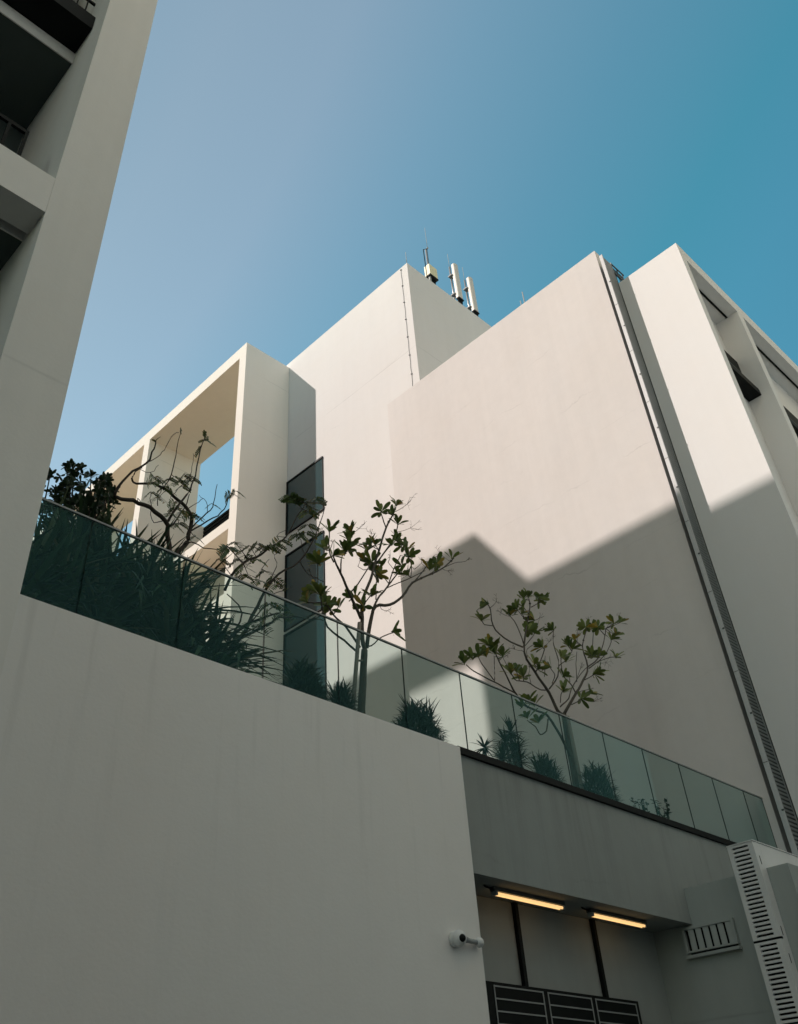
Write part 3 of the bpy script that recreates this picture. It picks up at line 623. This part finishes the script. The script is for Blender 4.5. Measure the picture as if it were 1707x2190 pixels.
def pinnate(m, tw, r, p, d, L, n=7):
    d = Vector(d).normalized(); side = d.cross(Vector((0, 0, 1)) + rdir(r, 0.5, 0)).normalized(); nr = side.cross(d)
    q = [Vector(p)+d*(L*t)-Vector((0, 0, 1))*(0.28*L*t*t) for t in (0, .33, .66, 1)]; tw.tube(q, [0.004, 0.0035, 0.003, 0.002], 4)
    for k in range(n):
        t = 0.15+0.85*k/(n-1); c = Vector(p)+d*(L*t)-Vector((0, 0, 1))*(0.28*L*t*t)
        for sg in (-1, 1):
            dd = side*sg*1.0 + d*0.45 + nr*r.uniform(-.15, .25); leaf(m, c, dd, nr, L*0.29*r.uniform(.8, 1.1)*(1.1-abs(t-.55)*0.5), L*0.15, ELL, 0.1, 0.15)
def sparse(name, seed, y, limbs, leaves, label, soil, foot, leafL):
    r = random.Random(seed); base = at(C2[0]+foot[0]/C2[2], C2[1]+foot[1]/C2[2], y); base.z = soil
    t = thing(name, base, label, 'tree'); m = MB(); f = MB(); tw = MB(); ends = []
    for pts, r0, r1, dy, yo in limbs:
        q = limb(m, r, C2, pts, y+yo, r0, r1, dy, wob=0.012, n=6)
        ends += q
    first = limbs[0][0][0]; p = at(C2[0]+first[0]/C2[2], C2[1]+first[1]/C2[2], y)
    m.tube(smooth([base, base.lerp(p, 0.5)+Vector((0.05, 0.03, 0)), p]), 0.04, 8)
    for (a, b, da, db, s) in leaves:
        px, py = C2[0]+a/C2[2], C2[1]+b/C2[2]
        e = min(ends, key=lambda c: (at(px, py, c.y)-c).length); p = at(px, py, e.y)
        if (p-e).length > 0.3: p = e + (p-e)*(0.3/(p-e).length)
        tw.tube([e, p + (p-e)*0.05], [0.006, 0.004], 5)
        q = p + (at(C2[0]+(a+da)/C2[2], C2[1]+(b+db)/C2[2], e.y+r.uniform(-.15, .1)) - at(px, py, e.y))
        pinnate(f, tw, r, p, q-p, (q-p).length*s+0.02)
    m.build('trunk', M['darkbark'], t); tw.build('leaf_stalks', M['darkbark'], t); f.build('foliage', M['pinleaf'], t); return t
S1 = [
 ([(885, 720), (878, 600), (860, 520), (780, 455), (690, 415), (615, 402), (595, 385), (610, 350), (660, 285), (760, 222), (792, 165), (810, 105)], .036, .008, -.3, 0),
 ([(760, 215), (820, 190), (855, 150), (890, 85), (930, 62)], .006, .004, .1, -.2),
 ([(862, 530), (900, 480), (955, 410), (1000, 330), (1035, 190), (1062, 95)], .020, .006, .3, 0),
 ([(870, 550), (905, 535), (960, 450), (985, 380)], .014, .006, .3, 0),
 ([(905, 700), (960, 650), (985, 590), (998, 500), (950, 430), (880, 370), (800, 330), (710, 325), (688, 300), (705, 265), (740, 245)], .036, .006, .25, .1),
 ([(850, 360), (890, 275), (915, 180), (938, 70)], .010, .005, .1, .3),
 ([(995, 560), (1080, 480), (1110, 430), (1130, 330)], .011, .004, -.2, .15),
 ([(990, 575), (1080, 520), (1150, 480), (1190, 410), (1215, 365)], .012, .005, -.3, .15),
 ([(820, 490), (785, 440), (785, 390)], .006, .004, -.1, 0),
 ([(975, 460), (1020, 430), (1055, 405)], .006, .004, .1, .2),
 ([(720, 250), (780, 270), (825, 230)], .004, .003, .1, -.2),
 ([(1080, 480), (1070, 420), (1035, 385)], .005, .003, .1, 0),
 ([(960, 640), (1020, 635), (1080, 665), (1180, 670)], .010, .005, -.2, .1),
 ([(985, 300), (1000, 240), (1005, 170)], .005, .003, .1, .2),
 ([(860, 520), (800, 530), (785, 470)], .007, .004, -.2, 0),
 ([(820, 440), (825, 390), (850, 340)], .007, .004, .1, 0), ([(905, 480), (880, 420), (930, 350), (990, 290)], .006, .004, .2, .1)]
SL1 = []
for (a, b) in [(800, 290), (990, 285), (960, 280), (930, 310), (905, 290), (850, 345), (880, 480), (910, 450), (1010, 490), (985, 480), (930, 530), (905, 540), (1010, 600), (1100, 430), (1200, 375), (1225, 365), (815, 395), (945, 340), (785, 370), (880, 300), (975, 470), (1000, 300), (940, 470), (910, 420), (835, 310), (1020, 490), (870, 360)]:
    SL1 += [(a, b, 38, 12, 1.0), (a, b, -28, 14, .9)]
SL1 += [(1062, 90, 5, -40, 1.0), (1060, 100, 25, -20, .8), (1062, 100, -25, 5, .8), (1065, 100, 50, 15, .9), (1045, 130, -25, 40, .9), (938, 70, 5, -40, .8), (810, 105, 20, -28, .8), (810, 110, -15, -15, .7), (715, 405, 20, 5, .7)]
S2 = [
 ([(1130, 1240), (1180, 1150), (1240, 1090), (1330, 1040), (1450, 1000)], .030, .010, -.2, 0),
 ([(1135, 1235), (1250, 1130), (1390, 1062), (1450, 1025), (1560, 1020), (1690, 1040)], .024, .006, -.1, .1),
 ([(1140, 1220), (1200, 1130), (1260, 1000), (1180, 900)], .02, .007, .1, .1),
 ([(1170, 880), (1230, 770), (1330, 705), (1400, 665), (1485, 605), (1530, 530), (1590, 430)], .022, .006, .2, .15),
 ([(1130, 1240), (1240, 1140), (1340, 960), (1385, 880), (1450, 795), (1560, 730), (1640, 600), (1690, 450)], .028, .006, .2, .2),
 ([(1385, 860), (1440, 760), (1430, 700), (1470, 660)], .006, .004, .1, .3), ([(1345, 840), (1360, 770), (1400, 720)], .006, .004, .2, .3),
 ([(1420, 900), (1480, 880), (1520, 860)], .006, .003, .1, .3), ([(1250, 1130), (1290, 1110), (1370, 1080)], .014, .006, -.3, .1),
 ([(1150, 1200), (1230, 1180), (1270, 1260)], .006, .004, -.2, .1), ([(1300, 1050), (1380, 960), (1450, 950)], .010, .004, -.2, .1),
 ([(1560, 730), (1600, 800), (1690, 840)], .008, .004, .1, .3), ([(1590, 700), (1560, 620), (1540, 580)], .006, .004, .1, .35), ([(1485, 605), (1440, 600), (1500, 560)], .005, .003, .1, .3)]
SL2 = []
for (a, b) in [(1300, 650), (1340, 640), (1400, 655), (1430, 640), (1240, 720), (1270, 700), (1330, 720), (1190, 660), (1270, 760), (1290, 800), (1380, 780), (1350, 830), (1400, 950), (1440, 960), (1350, 1060), (1460, 620), (1380, 650), (1430, 850), (1540, 400), (1490, 370), (1640, 400), (1620, 450), (1600, 470), (1600, 540), (1590, 580), (1550, 590), (1140, 720), (1190, 590), (1110, 570), (1130, 600), (1400, 1000), (1300, 1050), (1470, 1000), (1420, 820), (1260, 800)]:
    SL2 += [(a, b, 48, 12, 1.0), (a, b, -44, 16, .9)]
SL2 += [(1590, 430, 90, -20, 1.0), (1590, 430, -100, -45, 1.0), (1590, 430, 50, 60, .9), (1640, 600, 40, -60, .8), (1250, 1150, 30, 150, .5), (1240, 1280, 70, 15, .6)]
sparse('pinnate_tree', 3, 8.35, S1, SL1, 'sparse bare branched tree with few feathery leaves before the open roof frame', 4.42, (890, 900), 1)
sparse('pinnate_tree', 8, 8.05, S2, SL2, 'leaning feathery leaved tree spreading over the glass below the tower windows', 4.42, (1110, 1280), 1)

# dark leafy shrub at the left end
def shrub(seed, y, cx, cy, label):
    r = random.Random(seed); base = at(cx, 1230, y); base.z = 4.42
    t = thing('broadleaf_shrub', base, label, 'shrub'); m = MB(); f = MB()
    tips = [(100, 1010), (152, 997), (176, 1003), (190, 1020), (150, 1030), (128, 1045), (112, 1060), (170, 1045), (235, 1028), (228, 1045), (205, 1040), (215, 1065), (235, 1060), (200, 1080), (180, 1075), (160, 1080), (140, 1075), (115, 1090), (150, 1105), (175, 1105), (205, 1110), (215, 1095), (225, 1115), (225, 1135), (200, 1130), (180, 1135), (155, 1140), (130, 1130), (110, 1120), (95, 1140), (110, 1160), (140, 1165), (170, 1165), (195, 1160), (120, 1190), (90, 1180), (150, 1195), (85, 1210), (182, 1190), (97, 1085), (140, 1010), (160, 1020), (232, 1040), (222, 1030)]
    for a, b in tips:
        for q in range(3):
            p = at(a+r.uniform(-8, 8), b+r.uniform(-8, 8), y+r.uniform(-.5, .5)); mid = base.lerp(p, 0.5)+Vector((r.uniform(-.15, .15), r.uniform(-.1, .1), .1))
            if q == 0: m.tube(smooth([base+Vector((r.uniform(-.15, .15), r.uniform(-.1, .1), 0)), mid, p], 3), [.02-.0022*i for i in range(7)], 5)
            rosette(f, r, p, rdir(r, .6, .9), r.randint(6, 9), 0.10, 0.040)
            k = 0
            while k < 3: rosette(f, r, mid.lerp(p, r.uniform(.45, .95))+rdir(r, .1, 0)*.1, rdir(r, .8, .5), 4, 0.09, 0.036); k += 1
    m.build('stems', M['darkbark'], t); f.build('foliage', M['clusia'], t)
shrub(2, 8.7, 140, 1100, 'dark broadleaf shrub rising above the glass beside the left apartment building')

# strap leaved clumps
def strap(seed, x, y, heads, label, n=64, L=1.12, W=0.06, mat='strap'):
    r = random.Random(seed); t = thing('strap_leaf_plant', (x, y, 4.42), label, 'plant', 'strap leaved plants behind the glass'); f = MB(); m = MB()
    for hx, hy, hz in heads:
        c = Vector((x+hx, y+hy, 4.42+hz)); m.tube([(x+hx*.4, y+hy*.4, 4.40), c], 0.035, 7)
        for k in range(n):
            a = r.uniform(0, 6.283); e = r.uniform(0.2, 1.5); d = Vector((math.cos(a)*math.cos(e), math.sin(a)*math.cos(e)*0.8, math.sin(e)))
            leaf(f, c+Vector((0, 0, r.uniform(-.15, .1))), d, Vector((0, 0, 1)), L*r.uniform(.6, 1.1), W*r.uniform(.7, 1.2), [.7, 1, 1, .95, .8, .5, .05], r.uniform(.1, .75)*math.cos(e)+.08, 0.3)
    m.build('stem', M['darkbark'], t); f.build('foliage', M[mat], t)
SPOT = ['nearest the apartment wall', 'under the dark broadleaf shrub', 'below the first fin of the roof frame', 'under the bare branched tree', 'between the bare tree and its right neighbour', 'below the slanting roof beam', 'before the base of the leaning feathery tree']
for i, (x, y, hs) in enumerate([(2.98, 8.15, [(0, 0, .3), (.25, .3, .8), (-.2, .3, .6)]), (3.45, 8.25, [(0, 0, .4), (.3, .25, .95), (-.25, .2, .7)]), (3.92, 8.2, [(0, 0, .4), (.25, .35, 1.15), (-.2, .3, 1.1), (.1, .2, .7), (0, .5, 1.2)]),
      (4.36, 8.3, [(0, 0, .5), (.2, .3, 1.2), (-.2, .25, 1.1), (0, .4, .9)]), (4.78, 8.1, [(0, 0, .3), (.25, .3, 1.0), (-.2, .3, .95), (0, .45, .9)]), (5.12, 8.25, [(0, 0, .3), (.15, .25, .75), (-.15, .35, .85)]), (5.42, 8.05, [(-.1, 0, .15), (.05, .2, .4)])]):
    strap(20+i, x, y, hs, 'strap leaved dark green plant '+SPOT[i])

# spiky domed bushes
def dome(seed, cx, top, w, y, n, label, L=0.19, W=0.018, wild=5):
    """centre and crown pixel cx,top ; half width w in metres"""
    r = random.Random(seed); p = at(cx, top, y); base = Vector((p.x-.0, y, 4.42)); hh = p.z-4.42-0.06
    t = thing('spiky_bush', base, label, 'bush', 'low spiky bushes behind the glass'); f = MB(); m = MB()
    for k in range(n):
        a = r.uniform(0, 6.283); e = math.asin(r.uniform(-.15, 1)); rr = r.uniform(.72, 1.0)
        o = Vector((math.cos(a)*math.cos(e)*w, math.sin(a)*math.cos(e)*w*.8, max(0, math.sin(e))*hh))*rr*0.88
        d = Vector((math.cos(a)*math.cos(e), math.sin(a)*math.cos(e), math.sin(e)+.45)) + rdir(r, .5, 0)
        leaf(f, base+o, d, Vector((0, 0, 1)), L*r.uniform(.6, 1.15), W*r.uniform(.8, 1.3), LANC, r.uniform(.05, .4), .2)
        if k % 40 == 0: m.tube([base+Vector((o.x*.2, o.y*.2, 0)), base+o], [.012, .006], 5)
    for k in range(wild):
        a = r.uniform(0, 6.283); o = Vector((math.cos(a)*w*.6, math.sin(a)*w*.4, hh*r.uniform(.6, .8)))
        for q in range(5): leaf(f, base+o, rdir(r, .5, .8), Vector((0, 0, 1)), L*1.6, W*1.3, LANC, .15, .2)
    m.build('stems', M['darkbark'], t); f.build('foliage', M['spiky'], t)
dome(31, 650, 1397, .36, 8.3, 2600, 'rounded spiky bush at the foot of the tower windows')
dome(32, 730, 1446, .22, 8.25, 1300, 'small ragged bush just left of the staked frangipani trunk')
dome(33, 886, 1482, .44, 8.25, 3000, 'wide domed spiky bush between the two frangipani trees')
dome(35, 1158, 1598, .30, 8.3, 1900, 'spiky bush right of the palm like plant')
dome(36, 1264, 1612, .38, 8.3, 2400, 'domed spiky bush right of the broad frangipani trunk')
def palmlike(seed, cx, cy, y, heads, label, L, n):
    r = random.Random(seed); p = at(cx, cy, y); base = Vector((p.x, y, 4.42)); t = thing('rosette_plant', base, label, 'plant'); f = MB(); m = MB()
    for px, py in heads:
        c = at(px, py, y+r.uniform(-.05, .1)); m.tube([base, base.lerp(c, .5)+Vector((.03, 0, 0)), c], [.03, .028, .022], 7)
        for k in range(n):
            a = r.uniform(0, 6.283); e = r.uniform(-.5, 1.4); d = Vector((math.cos(a)*math.cos(e), math.sin(a)*math.cos(e), math.sin(e)))
            leaf(f, c, d, Vector((0, 0, 1)), L*r.uniform(.7, 1.1), 0.03, LANC, r.uniform(.05, .3), .25)
    m.build('stem', M['darkbark'], t); f.build('foliage', M['spiky'], t)
palmlike(41, 1036, 1612, 8.1, [(1036, 1600)], 'small rosette plant at the dark channel, left of the palm like plant', .24, 40)
palmlike(42, 1095, 1640, 8.25, [(1092, 1568), (1082, 1590), (1102, 1605), (1075, 1625), (1110, 1630)], 'tall palm like rosette plant behind the glass joint', .30, 55)
def herb(seed, cx, cy, y, label):
    r = random.Random(seed); p = at(cx, cy, y); base = Vector((p.x, y, 4.42)); t = thing('leafy_herb', base, label, 'plant', 'small leafy plants at the right end'); m = MB(); f = MB()
    for k in range(7):
        q = p + Vector((r.uniform(-.2, .2), r.uniform(-.1, .1), r.uniform(.0, .32))); m.tube([base, base.lerp(q, .6)+Vector((0, 0, .05)), q], [.008, .006, .004], 4)
        for i in range(9): leaf(f, base.lerp(q, r.uniform(.6, 1.02)), rdir(r, .9, .2), Vector((0, 0, 1)), .085, .045, ELL, .2, .2)
    m.build('stems', M['darkbark'], t); f.build('foliage', M['spiky'], t)
herb(51, 1372, 1722, 8.2, 'small leafy plant left of the glass joint near the right end')
herb(52, 1412, 1732, 8.2, 'small leafy plant across the glass joint near the right end')
